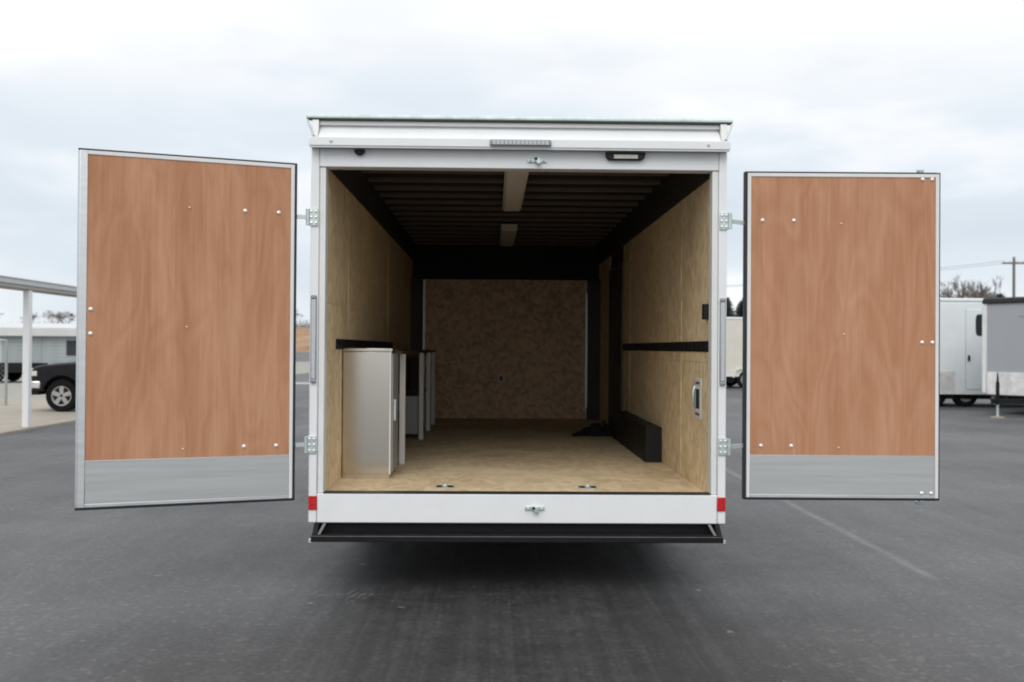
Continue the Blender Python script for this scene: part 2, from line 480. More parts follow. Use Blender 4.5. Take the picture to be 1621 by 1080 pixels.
# ------------------------------------------------------------------ mesh helpers
class MB:
    def __init__(self):
        self.v, self.f = [], []

    def box(self, x0, x1, y0, y1, z0, z1):
        n = len(self.v)
        self.v += [(x, y, z) for z in (z0, z1) for y in (y0, y1) for x in (x0, x1)]
        self.f += [tuple(n + i for i in q) for q in
                   ((0, 2, 3, 1), (4, 5, 7, 6), (0, 1, 5, 4), (2, 6, 7, 3), (0, 4, 6, 2), (1, 3, 7, 5))]
        return self

    def hexa(self, pts):
        """eight corners: bottom four counter-clockwise, then the four above them"""
        n = len(self.v)
        self.v += [tuple(p) for p in pts]
        self.f += [tuple(n + i for i in q) for q in
                   ((3, 2, 1, 0), (4, 5, 6, 7), (0, 1, 5, 4), (1, 2, 6, 5), (2, 3, 7, 6), (3, 0, 4, 7))]
        return self

    def tube(self, path, radii, n=8, caps=True):
        pts = [Vector(p) for p in path]
        if not isinstance(radii, (list, tuple)):
            radii = [radii] * len(pts)
        base = len(self.v)
        up = None
        for i, p in enumerate(pts):
            if i == 0:
                d = pts[1] - p
            elif i == len(pts) - 1:
                d = p - pts[i - 1]
            else:
                d = pts[i + 1] - pts[i - 1]
            d.normalize()
            if up is None:
                up = d.orthogonal().normalized()
            else:
                up = (up - d * up.dot(d))
                up = up.normalized() if up.length > 1e-6 else d.orthogonal().normalized()
            w = d.cross(up)
            for k in range(n):
                a = 2 * math.pi * k / n
                self.v.append(tuple(p + (up * math.cos(a) + w * math.sin(a)) * radii[i]))
        for i in range(len(pts) - 1):
            for k in range(n):
                a, b = base + i * n + k, base + i * n + (k + 1) % n
                self.f.append((a, b, b + n, a + n))
        if caps:
            self.f.append(tuple(base + k for k in reversed(range(n))))
            e = base + (len(pts) - 1) * n
            self.f.append(tuple(e + k for k in range(n)))
        return self

    def lathe(self, prof, axis='Y', n=24, c=(0, 0, 0)):
        """profile of (along axis, radius) turned round the axis"""
        base = len(self.v)
        for a, r in prof:
            for k in range(n):
                t = 2 * math.pi * k / n
                p = {'X': (a, r * math.cos(t), r * math.sin(t)), 'Y': (r * math.sin(t), a, r * math.cos(t)),
                     'Z': (r * math.cos(t), r * math.sin(t), a)}[axis]
                self.v.append((p[0] + c[0], p[1] + c[1], p[2] + c[2]))
        for i in range(len(prof) - 1):
            for k in range(n):
                a, b = base + i * n + k, base + i * n + (k + 1) % n
                self.f.append((a, b, b + n, a + n))
        self.f.append(tuple(base + k for k in reversed(range(n))))
        e = base + (len(prof) - 1) * n
        self.f.append(tuple(e + k for k in range(n)))
        return self

    def prism(self, poly, axis, a0, a1):
        """polygon in the plane across the axis, pushed from a0 to a1"""
        n, k = len(self.v), len(poly)
        for a in (a0, a1):
            for p, q in poly:
                self.v.append({'X': (a, p, q), 'Y': (p, a, q), 'Z': (p, q, a)}[axis])
        self.f.append(tuple(n + i for i in range(k)))
        self.f.append(tuple(n + k + i for i in reversed(range(k))))
        for i in range(k):
            j = (i + 1) % k
            self.f.append((n + j, n + i, n + k + i, n + k + j))
        return self

    def mesh(self, name, m, smooth=True):
        import bmesh
        me = bpy.data.meshes.new(name)
        me.from_pydata(self.v, [], self.f)
        bm = bmesh.new()
        bm.from_mesh(me)
        bmesh.ops.recalc_face_normals(bm, faces=bm.faces)
        bm.to_mesh(me)
        bm.free()
        me.materials.append(MATS[m])
        if smooth:
            me.shade_smooth()
            me.set_sharp_from_angle(angle=R(38))
        return me

    def build(self, name, m, parent=None, loc=(0, 0, 0), rz=0.0, bevel=0.0, smooth=True, seg=2):
        o = bpy.data.objects.new(name, self.mesh(name, m, smooth))
        col.objects.link(o)
        o.location = loc
        o.rotation_euler.z = rz
        o.parent = parent
        if bevel:
            b = o.modifiers.new('bevel', 'BEVEL')
            b.width = bevel
            b.segments = seg
            b.limit_method = 'ANGLE'
            b.angle_limit = R(40)
        return o


def B(*a):
    return MB().box(*a)


def empty(name, loc, rz=0.0, parent=None):
    o = bpy.data.objects.new(name, None)
    col.objects.link(o)
    o.location = loc
    o.rotation_euler.z = rz
    o.parent = parent
    return o


def tag(o, label, cat, group=None):
    o['label'] = label
    o['category'] = cat
    if group:
        o['group'] = group
    return o


def structure(o):
    o['kind'] = 'structure'
    return o


def inst(src, parent, loc, rz=None):
    c = src.copy()
    col.objects.link(c)
    c.parent = parent
    c.location = loc
    if rz is not None:
        c.rotation_euler.z = rz
    return c


def copy_tree(o, parent=None):
    c = o.copy()
    col.objects.link(c)
    c.parent = parent
    for ch in list(o.children):
        copy_tree(ch, c)
    return c


def grid_mesh(name, m, x0, x1, y0, y1, nx, ny, fz):
    mb = MB()
    for j in range(ny + 1):
        for i in range(nx + 1):
            x, y = x0 + (x1 - x0) * i / nx, y0 + (y1 - y0) * j / ny
            mb.v.append((x, y, fz(x, y)))
    for j in range(ny):
        for i in range(nx):
            a = j * (nx + 1) + i
            mb.f.append((a, a + 1, a + nx + 2, a + nx + 1))
    return mb.build(name, m)


# ================================================================== setting
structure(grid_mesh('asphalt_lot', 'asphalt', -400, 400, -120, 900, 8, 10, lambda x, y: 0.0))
structure(B(-30, -8.06, 4, 26.5, -0.02, 0.05).build('concrete_slab', 'concrete', bevel=0.01))
structure(grid_mesh('gravel_lot', 'gravel', -75, -10.5, 26.5, 96, 4, 4, lambda x, y: 0.006))
structure(grid_mesh('concrete_strip', 'pale_strip', -10.4, 6, 39.0, 41.0, 4, 1, lambda x, y: 0.005))
structure(grid_mesh('concrete_strip', 'pale_strip', -10.4, 40, 87, 89.5, 4, 1, lambda x, y: 0.005))


def hill_z(x, y):
    t = max(0.0, min(1.0, (y - 265) / 130.0))
    t = t * t * (3 - 2 * t)
    return -0.3 + t * (9.3 + 0.9 * math.sin(x * 0.012 + 1.0) + 0.3 * math.sin(x * 0.05))


structure(grid_mesh('grass_hill', 'dry_grass', -560, 560, 255, 700, 70, 40, hill_z))

rs = random.Random(5)
sm = MB()
mat('scuff', (0.19, 0.185, 0.18), 0.9, var=0.25, vscale=30)
for cx_, cy_, n_, ln_, an_ in ((-0.88, 5.98, 11, 0.22, 1.25), (-0.80, 5.86, 5, 0.10, 1.1)):
    for k in range(n_):
        x_, y_ = cx_ + (k - n_ / 2) * 0.035 + rs.uniform(-.01, .01), cy_ + rs.uniform(-0.06, 0.06)
        a_, l_, w_ = an_ + rs.uniform(-.08, .08), ln_ * rs.uniform(0.4, 1.0), rs.uniform(0.0025, 0.005)
        dx_, dy_ = math.cos(a_) * l_ / 2, math.sin(a_) * l_ / 2
        n0 = len(sm.v)
        sm.v += [(x_ - dx_, y_ - dy_, 0.0015), (x_ + w_, y_ - w_ * 0.2, 0.0015), (x_ + dx_, y_ + dy_, 0.0015), (x_ - w_, y_ + w_ * 0.2, 0.0015)]
        sm.f.append((n0, n0 + 1, n0 + 2, n0 + 3))
structure(sm.build('ground_scuffs', 'scuff'))

# ================================================================== the big white trailer
TX, TY = 0.163, 6.1
trailer = empty('cargo_trailer', (TX, TY, 0))
tag(trailer, 'large white cargo trailer with both rear doors swung open, plywood lined inside', 'trailer')
T = trailer
HO, HI, HW = 1.300, 1.2085, 1.213       # half widths: outside, door opening, lining
ZF, ZT, LEN = 0.582, 2.618, 6.66        # floor, top of opening, inside length

# outer shell
for s in (-1, 1):
    a, b = sorted((s * 1.226, s * 1.296))
    B(a, b, 0.10, 7.0, 0.41, 2.875).build('side_wall', 'white_paint', T, bevel=0.008)
    for k in range(5):                                          # outer skin sheets
        a, b = sorted((s * 1.2965, s * 1.2995))
        B(a, b, 0.12 + k * 1.37, 0.12 + k * 1.37 + 1.364, 0.47, 2.80).build('side_panel', 'white_paint', T)
B(-1.226, 1.226, 6.78, 7.0, 0.41, 2.875).build('front_wall', 'white_paint', T)
B(-1.296, 1.296, -0.0, 7.0, 2.876, 2.925).build('roof', 'white_paint', T, bevel=0.015)
B(-1.226, 1.226, 0.10, 6.78, 0.44, 0.565).build('floor_frame', 'black_steel', T)
B(-1.2255, 1.2255, 0.0715, 6.78, 0.566, ZF).build('floor', 'floor_board', T)

# rear frame
for s in (-1, 1):
    a, b = sorted((s * 1.248, s * HO))
    B(a, b, 0.0, 0.099, 0.408, 2.735).build('rear_post', 'white_paint', T, bevel=0.006)
    a, b = sorted((s * HI, s * 1.2465))
    B(a, b, 0.012, 0.099, 0.5905, ZT).build('door_jamb', 'white_trim', T, bevel=0.004)
B(-1.247, 1.247, 0.004, 0.11, ZT + 0.0015, 2.735).build('header', 'white_paint', T, bevel=0.005)
B(-1.247, 1.247, 0.0, 0.07, 0.408, 0.589).build('sill', 'white_paint', T, bevel=0.006)
B(-1.2075, 1.2075, 0.0, 0.10, 0.5895, 0.5935).build('threshold', 'rubber', T)
# rail carrying the marker lamps, upper fascia and roof cap
B(-1.302, 1.302, -0.070, 0.1, 2.7365, 2.792).build('drip_rail', 'white_paint', T, bevel=0.005)
B(-1.296, 1.296, -0.066, -0.056, 2.726, 2.7360).build('rail_lip', 'grey_trim', T)
MB().prism([(-0.062, 2.7925), (0.12, 2.7925), (0.12, 2.8755), (0.012, 2.8755), (0.004, 2.8595)], 'X', -1.245, 1.245).build('fascia', 'white_paint', T)
B(-1.245, 1.245, -0.014, 0.03, 2.8765, 2.9035).build('upper_trim', 'white_trim', T, bevel=0.004)
cap = MB()
prof = [(0.10, 2.9265), (0.10, 2.938), (0.0, 2.946), (-0.026, 2.941), (-0.038, 2.928), (-0.038, 2.914),
        (-0.012, 2.914), (-0.012, 2.9265)]
cap.prism(prof, 'X', -1.325, 1.325)
cap.build('roof_cap', 'cap_metal', T, bevel=0.003)
B(-1.322, 1.322, -0.036, -0.0005, 2.9045, 2.9135).build('cap_shade_strip', 'cap_shade_green', T, bevel=0.003)  # dark strip standing in for the shaded underside of the cap
for s in (-1, 1):
    g = MB()
    pts = [(-0.034, 2.904), (0.0, 2.904), (0.0, 2.7925), (-0.064, 2.7925), (-0.048, 2.84)]
    a, b = sorted((s * 1.247, s * 1.288))
    g.prism(pts, 'X', a, b)
    o = g.build('corner_bracket', 'white_trim', T, bevel=0.004)
    MB().tube([(s * 1.316, -0.045, 2.900), (s * 1.300, -0.052, 2.86), (s * 1.272, -0.068, 2.798)], 0.007, 6).build('bracket_edge', 'cap_metal', o)
    B(s * 1.285 - 0.012, s * 1.285 + 0.012, 0.0, 0.12, 2.794, 2.8755).build('corner_fill', 'white_paint', T)
# lamps and small fittings on the frame
mk = B(-0.19, 0.19, -0.090, -0.0705, 2.744, 2.784).build('marker_light', 'lamp_lens', T, bevel=0.008)
for k in range(14):
    B(-0.172 + k * 0.025, -0.154 + k * 0.025, -0.0915, -0.0901, 2.752, 2.776).build('lens_cell', 'tail_lens', mk)
bl = MB().prism([(0.53, 2.723), (0.782, 2.723), (0.774, 2.688), (0.755, 2.676), (0.555, 2.676), (0.538, 2.688)], 'Y', -0.030, 0.003)
bl = bl.build('backup_light', 'black_paint', T, bevel=0.005)
B(0.582, 0.732, -0.0335, -0.0301, 2.683, 2.708).build('lens', 'clear_lens', bl, bevel=0.004)
sl = MB().prism([(-0.998 + 0.034 * math.cos(a), 2.7235 + 0.034 * math.sin(a)) for a in [math.pi + math.pi * i / 12 for i in range(13)]], 'Y', -0.030, 0.0035)
sl.build('dome_lamp', 'black_paint', T, bevel=0.006)
for x in (-1.165, 1.165):
    MB().lathe([(-0.0702, 0.011), (-0.075, 0.009), (-0.077, 0.004)], 'Y', 10, (x, 0, 2.765)).build('screw', 'grey_trim', T)
for s in (-1, 1):
    tl = B(s * 1.274 - 0.014, s * 1.274 + 0.014, -0.017, -0.0005, 1.30, 1.795).build('tail_light', 'tail_lens', T, bevel=0.005)
    for e in (-1, 1):
        B(s * 1.274 + e * 0.0165 - 0.002, s * 1.274 + e * 0.0165 + 0.002, -0.010, -0.0006, 1.30, 1.795).build('lamp_edge', 'lamp_lens', tl)
    for z in (1.287, 1.808):
        B(s * 1.274 - 0.018, s * 1.274 + 0.018, -0.020, -0.0006, z - 0.012, z + 0.012).build('end_cap', 'lamp_lens', tl, bevel=0.006)
    B(s * 1.272 - 0.026, s * 1.272 + 0.026, -0.008, -0.0005, 0.488, 0.575).build('reflector', 'red_lens', T, bevel=0.003)
    for z in (2.303, 0.892):
        h = B(s * 1.279 - 0.028, s * 1.279 + 0.028, -0.009, -0.0005, z - 0.055, z + 0.055).build('hinge', 'galvanised', T, bevel=0.003)
        for dz in (-0.036, 0.0, 0.036):
            for du in (-0.014, 0.014):
                MB().lathe([(-0.0092, 0.008), (-0.015, 0.0075), (-0.0165, 0.004)], 'Y', 8,
                           (s * 1.279 + du, 0, z + dz)).build('bolt', 'bolt_metal', h)
        MB().tube([(s * 1.315, -0.012, z - 0.05), (s * 1.315, -0.012, z + 0.05)], 0.012, 10).build('knuckle', 'galvanised', h)
        e = 1.378 if s < 0 else 1.438
        y1 = -0.02 if s < 0 else 0.085
        MB().hexa([(s * 1.31, -0.018, z - 0.012), (s * e, y1 - 0.008, z - 0.012), (s * e, y1 + 0.006, z - 0.012), (s * 1.31, -0.004, z - 0.012),
                   (s * 1.31, -0.018, z + 0.012), (s * e, y1 - 0.008, z + 0.012), (s * e, y1 + 0.006, z + 0.012), (s * 1.31, -0.004, z + 0.012)]
                  ).build('hinge_arm', 'galvanised', h)


def keeper(u, z):
    k = B(u - 0.062, u + 0.062, -0.007, 0.0035, z - 0.013, z + 0.013).build('latch_keeper', 'galvanised', T, bevel=0.003)
    for d in (-0.042, 0.042):
        MB().lathe([(-0.0072, 0.010), (-0.013, 0.009), (-0.015, 0.004)], 'Y', 8, (u + d, 0, z)).build('bolt', 'grey_trim', k)
    MB().prism([(u - 0.018, z + 0.017), (u + 0.020, z + 0.013), (u + 0.024, z - 0.022), (u + 0.004, z - 0.027), (u - 0.012, z - 0.01)],
               'Y', -0.035, -0.0072).build('hook', 'galvanised', k, bevel=0.004)
    MB().lathe([(-0.0352, 0.010), (-0.041, 0.008)], 'Y', 8, (u - 0.008, 0, z + 0.006)).build('pin', 'black_steel', k)


keeper(0.106, 2.670)
keeper(0.106, 0.502)

# rear doors: local x runs from the hinge edge outwards, face the lining shows is at y = 0
DW, DZ0, DZ1 = 1.24, 0.552, 2.630


def rear_door(s, u, v, rz, free_trim):
    def bx(x0, x1, y0, y1, z0, z1):
        a, b = sorted((s * x0, s * x1))
        return B(a, b, y0, y1, z0, z1)
    core = bx(0.012, DW - 0.012, 0.012, 0.056, DZ0 + 0.012, DZ1 - 0.012).build('rear_door', 'white_paint', T, loc=(u, v, 0), rz=rz, bevel=0.003)
    g = 0.016
    gz = g if not free_trim else 0.001
    # rubber seal round the rim
    bx(0.0, g, 0.002, 0.05, DZ0, DZ1).build('seal', 'rubber', core, bevel=0.004)
    bx(g + 0.0004, DW - gz, 0.002, 0.05, DZ1 - 0.011, DZ1).build('seal', 'rubber', core, bevel=0.003)
    bx(g + 0.0004, DW - gz, 0.002, 0.05, DZ0, DZ0 + 0.015).build('seal', 'rubber', core, bevel=0.003)
    if not free_trim:
        bx(DW - g * 0.6, DW, 0.002, 0.05, DZ0, DZ1).build('seal', 'rubber', core, bevel=0.003)
    # metal edge frame
    t = 0.022
    m = 'white_trim'
    xe = DW - 0.010 if not free_trim else DW
    te = 0.052 if free_trim else 0.022
    bx(g + 0.001, g + t, -0.006, 0.011, DZ0 + 0.016, DZ1 - 0.012).build('edge_trim', m, core, bevel=0.002)
    bx(g + t + 0.0005, xe - te - 0.0005, -0.006, 0.011, DZ1 - 0.012 - t, DZ1 - 0.012).build('edge_trim', m, core, bevel=0.002)
    bx(g + t + 0.0005, xe - te - 0.0005, -0.006, 0.011, DZ0 + 0.016, DZ0 + 0.016 + 0.02).build('edge_trim', 'aluminium', core, bevel=0.002)
    if free_trim:                                             # folded aluminium stile, its face turned outwards
        mb = MB()
        x0, x1 = DW - te, DW
        mb.prism([(s * x0, -0.006), (s * (x1 - 0.012), -0.002), (s * x1, 0.012), (s * x1, 0.058), (s * x0, 0.058 - 0.047)], 'Z', DZ0 + 0.0155, DZ1 - 0.0115)
        mb.build('edge_stile', 'aluminium', core, bevel=0.002)
    else:
        bx(xe - te, xe - 0.0005, -0.006, 0.011, DZ0 + 0.016, DZ1 - 0.012).build('edge_trim', m, core, bevel=0.002)
    xi0, xi1 = g + t + 0.001, xe - te - 0.001
    zk = 0.836
    bx(xi0, xi1, -0.001, 0.0115, zk + 0.0006, DZ1 - 0.0125 - t).build('plywood_panel', 'lauan', core)
    bx(xi0, xi1, -0.004, 0.0115, DZ0 + 0.0365, zk).build('kick_plate', 'kick_metal', core, bevel=0.0015)
    return core, (xi0, xi1)


bolt_src = None


def door_bolts(core, s, pts):
    global bolt_src
    for x, z, r in pts:
        if bolt_src is None:
            bolt_src = MB().lathe([(-0.0012, 1.0), (-0.004, 1.0), (-0.0075, 0.72), (-0.009, 0.25)], 'Y', 12)
            me = MB.mesh(bolt_src, 'bolt', 'bolt_metal')
            # keep axial size, scale radius per bolt
            bolt_src = me
        o = bpy.data.objects.new('bolt', bolt_src)
        col.objects.link(o)
        o.parent = core
        o.location = (s * x, -0.003 if z < 0.836 else 0, z)
        o.scale = (r, 1, r)


dl, _ = rear_door(-1, -1.374, -0.045, R(19.3), True)
door_bolts(dl, -1, [(0.111, 2.318, .0125), (0.31, 2.318, .0125), (1.165, 1.705, .0125), (1.165, 1.565, .0125),
                    (0.115, 0.893, .0125), (0.305, 0.893, .0125), (0.64, 1.61, .006), (0.655, 0.888, .006), (0.63, 2.32, .006)])
dr, _ = rear_door(1, 1.427, 0.06, R(-1.0), False)
door_bolts(dr, 1, [(0.111, 2.318, .0125), (0.31, 2.318, .0125), (1.125, 2.585, .0125), (1.185, 2.585, .0125),
                   (1.125, 1.552, .0125), (1.19, 1.552, .0125), (0.108, 0.893, .0125), (0.30, 0.893, .0125),
                   (1.125, 0.60, .0125), (1.185, 0.60, .0125), (0.63, 1.60, .006), (0.60, 0.884, .006), (0.61, 2.30, .006)])
for core, s, xb in ((dl, -1, 0.9), (dr, 1, 1.14)):
    top, bot = (2.60, 0.58) if s < 0 else (2.662, 0.522)
    MB().tube([(s * xb, 0.075, bot), (s * xb, 0.075, top)], 0.013, 8).build('lock_bar', 'galvanised', core)
    if s > 0:
        for z in (top - 0.008, bot + 0.008):
            B(s * xb - 0.02, s * xb + 0.02, 0.06, 0.09, z - 0.010, z + 0.010).build('lock_cam', 'galvanised', core, bevel=0.004)

# step bumper
bm_ = B(-1.265, 1.265, -0.10, 0.06, 0.308, 0.345).build('bumper', 'black_steel', T, bevel=0.004)
B(-1.262, 1.262, 0.045, 0.06, 0.3455, 0.4075).build('kick_board', 'black_steel', bm_)
for k in range(2):
    B(-1.262, 1.262, -0.085 + k * 0.06, -0.07 + k * 0.06, 0.3452, 0.349).build('tread_rib', 'black_steel', bm_)
B(-1.262, 1.262, -0.1015, -0.098, 0.342, 0.3455).build('bright_edge', 'brace_steel', bm_)
for s in (-1, 1):
    a, b = sorted((s * 1.232, s * 1.262))
    MB().prism([(-0.075, 0.3455), (0.04, 0.3455), (0.04, 0.4065), (0.0, 0.4065)], 'X', a, b).build('end_bracket', 'black_steel', bm_, bevel=0.002)
    MB().hexa([(s * 1.232, -0.06, 0.346), (s * 1.215, -0.06, 0.346), (s * 1.215, -0.045, 0.346), (s * 1.232, -0.045, 0.346),
               (s * 1.205, -0.002, 0.405), (s * 1.188, -0.002, 0.405), (s * 1.188, 0.012, 0.405), (s * 1.205, 0.012, 0.405)]).build('brace', 'brace_steel', bm_)
    B(s * 1.275 - 0.009, s * 1.275 + 0.009, -0.07, -0.03, 0.300, 0.318).build('side_lamp', 'clear_lens', bm_)

# chassis, wheels
for s in (-1, 1):
    B(s * 0.85 - 0.04, s * 0.85 + 0.04, 0.1, 7.0, 0.27, 0.439).build('chassis_rail', 'black_steel', T)
    for v in (2.4, 3.3):
        w = MB().lathe([(-0.05, 0.20), (-0.095, 0.20), (-0.095, 0.33), (-0.075, 0.36), (0.075, 0.36), (0.095, 0.33), (0.095, 0.20), (0.05, 0.20)], 'X', 28)
        wo = w.build('wheel', 'tyre', T, loc=(s * 1.185, v, 0.36))
        MB().lathe([(-0.09, 0.199), (-0.07, 0.19), (-0.055, 0.05), (0.055, 0.05), (0.07, 0.19), (0.09, 0.199)], 'X', 20).build('rim', 'trailer_white', wo)
    pts = [(1.9 + 0.0, 0.40), (1.98, 0.70), (2.2, 0.80), (3.5, 0.80), (3.72, 0.70), (3.8, 0.40), (3.77, 0.40), (3.70, 0.685), (3.49, 0.775), (2.21, 0.775), (2.0, 0.685), (1.93, 0.40)]
    a, b = sorted((s * 1.30, s * 1.335))
    MB().prism(pts, 'X', a, b).build('fender', 'aluminium', T)
for v in (2.4, 3.3):
    MB().tube([(-1.05, v, 0.36), (1.05, v, 0.36)], 0.04, 10).build('axle', 'black_steel', T)
for s in (-1, 1):
    MB().hexa([(s * 0.85, 7.0, 0.30), (s * 0.77, 7.0, 0.30), (s * 0.03, 8.4, 0.30), (s * 0.10, 8.4, 0.30),
               (s * 0.85, 7.0, 0.42), (s * 0.77, 7.0, 0.42), (s * 0.03, 8.4, 0.42), (s * 0.10, 8.4, 0.42)]).build('tongue', 'black_steel', T)
MB().tube([(0, 8.2, 0.0), (0, 8.2, 0.95)], 0.035, 10).build('jack', 'black_steel', T)

# inside: wall lining sheets, two rows either side
for s in (-1, 1):
    a, b = sorted((s * HW, s * 1.2255))
    v0 = 0.105
    edges = [0.105, 1.03, 3.70, 4.22, 5.40, 6.60]
    zs = [ZF + 0.001, 1.415 if s > 0 else 1.78, 2.64]
    for i in range(5):
        for j in range(2):
            if s > 0 and i == 3:
                continue
            B(a, b, edges[i] + 0.0015, edges[i + 1] - 0.0015, zs[j] + 0.001, zs[j + 1] - 0.001).build('wall_panel', 'wall_board', T)
    # battens over the sheet joints
    for i in (1, 2):
        a2, b2 = sorted((s * (HW - 0.004), s * (HW - 0.0003)))
        B(a2, b2, edges[i] - 0.018, edges[i] + 0.018, ZF + 0.002, 1.47).build('joint_strip', 'wall_board', T)
        B(a2, b2, edges[i] - 0.018, edges[i] + 0.018, 1.56, 2.62).build('joint_strip', 'wall_board', T)
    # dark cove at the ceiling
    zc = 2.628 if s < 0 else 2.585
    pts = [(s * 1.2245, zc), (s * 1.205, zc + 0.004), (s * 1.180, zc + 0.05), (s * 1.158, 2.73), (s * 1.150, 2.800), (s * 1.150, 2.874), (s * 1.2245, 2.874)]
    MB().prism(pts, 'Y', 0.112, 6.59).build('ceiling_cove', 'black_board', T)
# side door in the right wall
sd = B(1.222, 1.2255, 4.223, 5.397, ZF + 0.003, 2.62).build('side_door', 'dark_timber', T)
B(1.196, 1.2215, 4.30, 5.32, ZF + 0.04, 2.35).build('door_leaf', 'dark_timber', sd, bevel=0.004)
for y in (4.255, 5.365):
    B(1.200, 1.2215, y - 0.028, y + 0.028, ZF + 0.005, 2.42).build('door_trim', 'bow_steel', sd, bevel=0.002)
B(1.200, 1.2215, 4.2835, 5.3365, 2.362, 2.42).build('door_trim', 'bow_steel', sd, bevel=0.002)
B(1.165, 1.1955, 4.40, 4.46, 1.35, 1.50).build('handle', 'black_paint', sd, bevel=0.005)
# front wall inside
B(-1.064, 1.064, LEN, LEN + 0.012, ZF + 0.001, 2.388).build('front_panel', 'front_board', T)
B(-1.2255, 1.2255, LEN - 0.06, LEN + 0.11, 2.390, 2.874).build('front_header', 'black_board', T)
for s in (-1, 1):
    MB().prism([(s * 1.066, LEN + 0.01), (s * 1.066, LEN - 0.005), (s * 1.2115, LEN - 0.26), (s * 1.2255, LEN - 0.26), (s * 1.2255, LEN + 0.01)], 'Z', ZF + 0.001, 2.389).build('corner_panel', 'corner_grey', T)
    B(s * 1.058 - 0.014, s * 1.058 + 0.014, LEN - 0.016, LEN - 0.001, (1.2 if s < 0 else 0.72), 2.38 if s < 0 else 2.22).build('corner_trim', 'aluminium', T, bevel=0.002)
ob = B(-0.10, 0.0, LEN - 0.02, LEN - 0.001, 1.05, 1.15).build('outlet', 'lamp_cover', T, bevel=0.006)
B(-0.07, -0.03, LEN - 0.024, LEN - 0.0201, 1.07, 1.13).build('socket', 'bow_steel', ob)
# roof bows and ceiling
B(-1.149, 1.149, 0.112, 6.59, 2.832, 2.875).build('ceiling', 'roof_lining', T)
bow = MB().prism([(0.0, 2.8315), (0.0, 2.808), (0.005, 2.802), (0.036, 2.802), (0.041, 2.808), (0.041, 2.8315)], 'X', -1.149, 1.149)
bow_me = bow.mesh('roof_bow', 'bow_steel')
for k in range(16):
    o = bpy.data.objects.new('roof_bow', bow_me)
    col.objects.link(o)
    o.parent = T
    o.location = (0, 0.42 + 0.39 * k, 0)
for v0, v1 in ((0.40, 2.72), (4.15, 5.75)):
    lf = B(-0.085, 0.085, v0, v1, 2.745, 2.7995).build('ceiling_light', 'lamp_cover', T, bevel=0.006)
    B(-0.072, 0.072, v0 + 0.03, v1 - 0.03, 2.728, 2.7445).build('diffuser', 'lamp_cover', lf, bevel=0.006)
# load rails on both walls
for s, v0, v1 in ((1, 0.106, 4.18), (-1, 0.47, 4.2)):
    a, b = sorted((s * (HW - 0.006), s * (HW - 0.0006)))
    rail = B(a, b, v0, v1, 1.483, 1.553).build('load_rail', 'black_steel', T, bevel=0.002)
    k = 0
    y = v0 + 0.05
    while y < v1 - 0.04 and k < 28:
        a2, b2 = sorted((s * (HW - 0.0075), s * (HW - 0.0062)))
        B(a2, b2, y, y + 0.014, 1.495, 1.541).build('slot', 'rubber', rail)
        y += 0.145
        k += 1
# recessed pull and black latch on the right wall
gh = B(1.2065, 1.2126, 0.31, 0.51, 1.035, 1.305).build('wall_pull', 'white_trim', T, bevel=0.003)
B(1.2035, 1.2062, 0.36, 0.45, 1.105, 1.235).build('recess', 'black_paint', gh)
MB().tube([(1.200, 0.47, 1.09), (1.188, 0.46, 1.12), (1.188, 0.46, 1.22), (1.200, 0.47, 1.25)], 0.008, 8).build('grip', 'galvanised', gh)
for z in (1.068, 1.275):
    B(1.2035, 1.2062, 0.35, 0.47, z - 0.008, z + 0.008).build('slot', 'bow_steel', gh)
B(1.178, 1.2125, 0.107, 0.16, 1.69, 1.79).build('door_switch', 'black_paint', T, bevel=0.004)
# floor tie-downs
for u in (-0.47, 0.47):
    td = B(u - 0.06, u + 0.06, 0.30, 0.41, ZF + 0.0004, ZF + 0.004).build('tie_down', 'galvanised', T, bevel=0.002)
    for e in (-0.036, 0.036):
        B(u + e - 0.016, u + e + 0.016, 0.325, 0.385, ZF + 0.0042, ZF + 0.007).build('recess', 'black_steel', td)
    ring = [(u + 0.022 * math.cos(a), 0.355 + 0.022 * math.sin(a), ZF + 0.011) for a in [2 * math.pi * i / 12 for i in range(13)]]
    MB().tube(ring, 0.004, 6, caps=False).build('ring', 'galvanised', td)
# wheel box inside, right
wb = MB().hexa([(1.075, 1.80, ZF + 0.001), (HW - 0.001, 1.80, ZF + 0.001), (HW - 0.001, 3.92, ZF + 0.001), (1.075, 3.92, ZF + 0.001),
                (1.082, 1.806, 0.865), (HW - 0.001, 1.806, 0.865), (HW - 0.001, 3.914, 0.865), (1.082, 3.914, 0.865)]).build('wheel_box', 'black_paint', T, bevel=0.006)
B(-HW + 0.001, -1.08, 1.80, 3.92, ZF + 0.001, 0.865).build('wheel_box', 'black_paint', T, bevel=0.006)

# ---------------------------------------------------------------- things standing in the trailer
cb = empty('metal_cabinet', (TX - 1.02, TY + 0.75, ZF + 0.001))
tag(cb, 'tall stainless cabinet standing just inside the trailer by the left wall', 'cabinet')
x0, x1 = -0.186, 0.150
B(x0, x1, 0.0, 0.42, 0.03, 0.885).build('body', 'stainless', cb, bevel=0.004)
B(x0 - 0.001, x1 + 0.008, -0.008, 0.425, 0.886, 0.908).build('cabinet_top', 'stainless', cb, bevel=0.003)
B(x0, x1 - 0.01, 0.008, 0.41, 0.0, 0.029).build('plinth', 'stainless', cb)
B(x1 + 0.0005, x1 + 0.012, 0.02, 0.40, 0.05, 0.87).build('cabinet_door', 'bench_grey', cb, bevel=0.003)
B(x1 + 0.0125, x1 + 0.03, 0.05, 0.065, 0.4, 0.55).build('handle', 'galvanised', cb, bevel=0.003)
B(x1 - 0.010, x1 + 0.0004, -0.004, -0.0002, 0.03, 0.885).build('corner_strip', 'white_trim', cb)

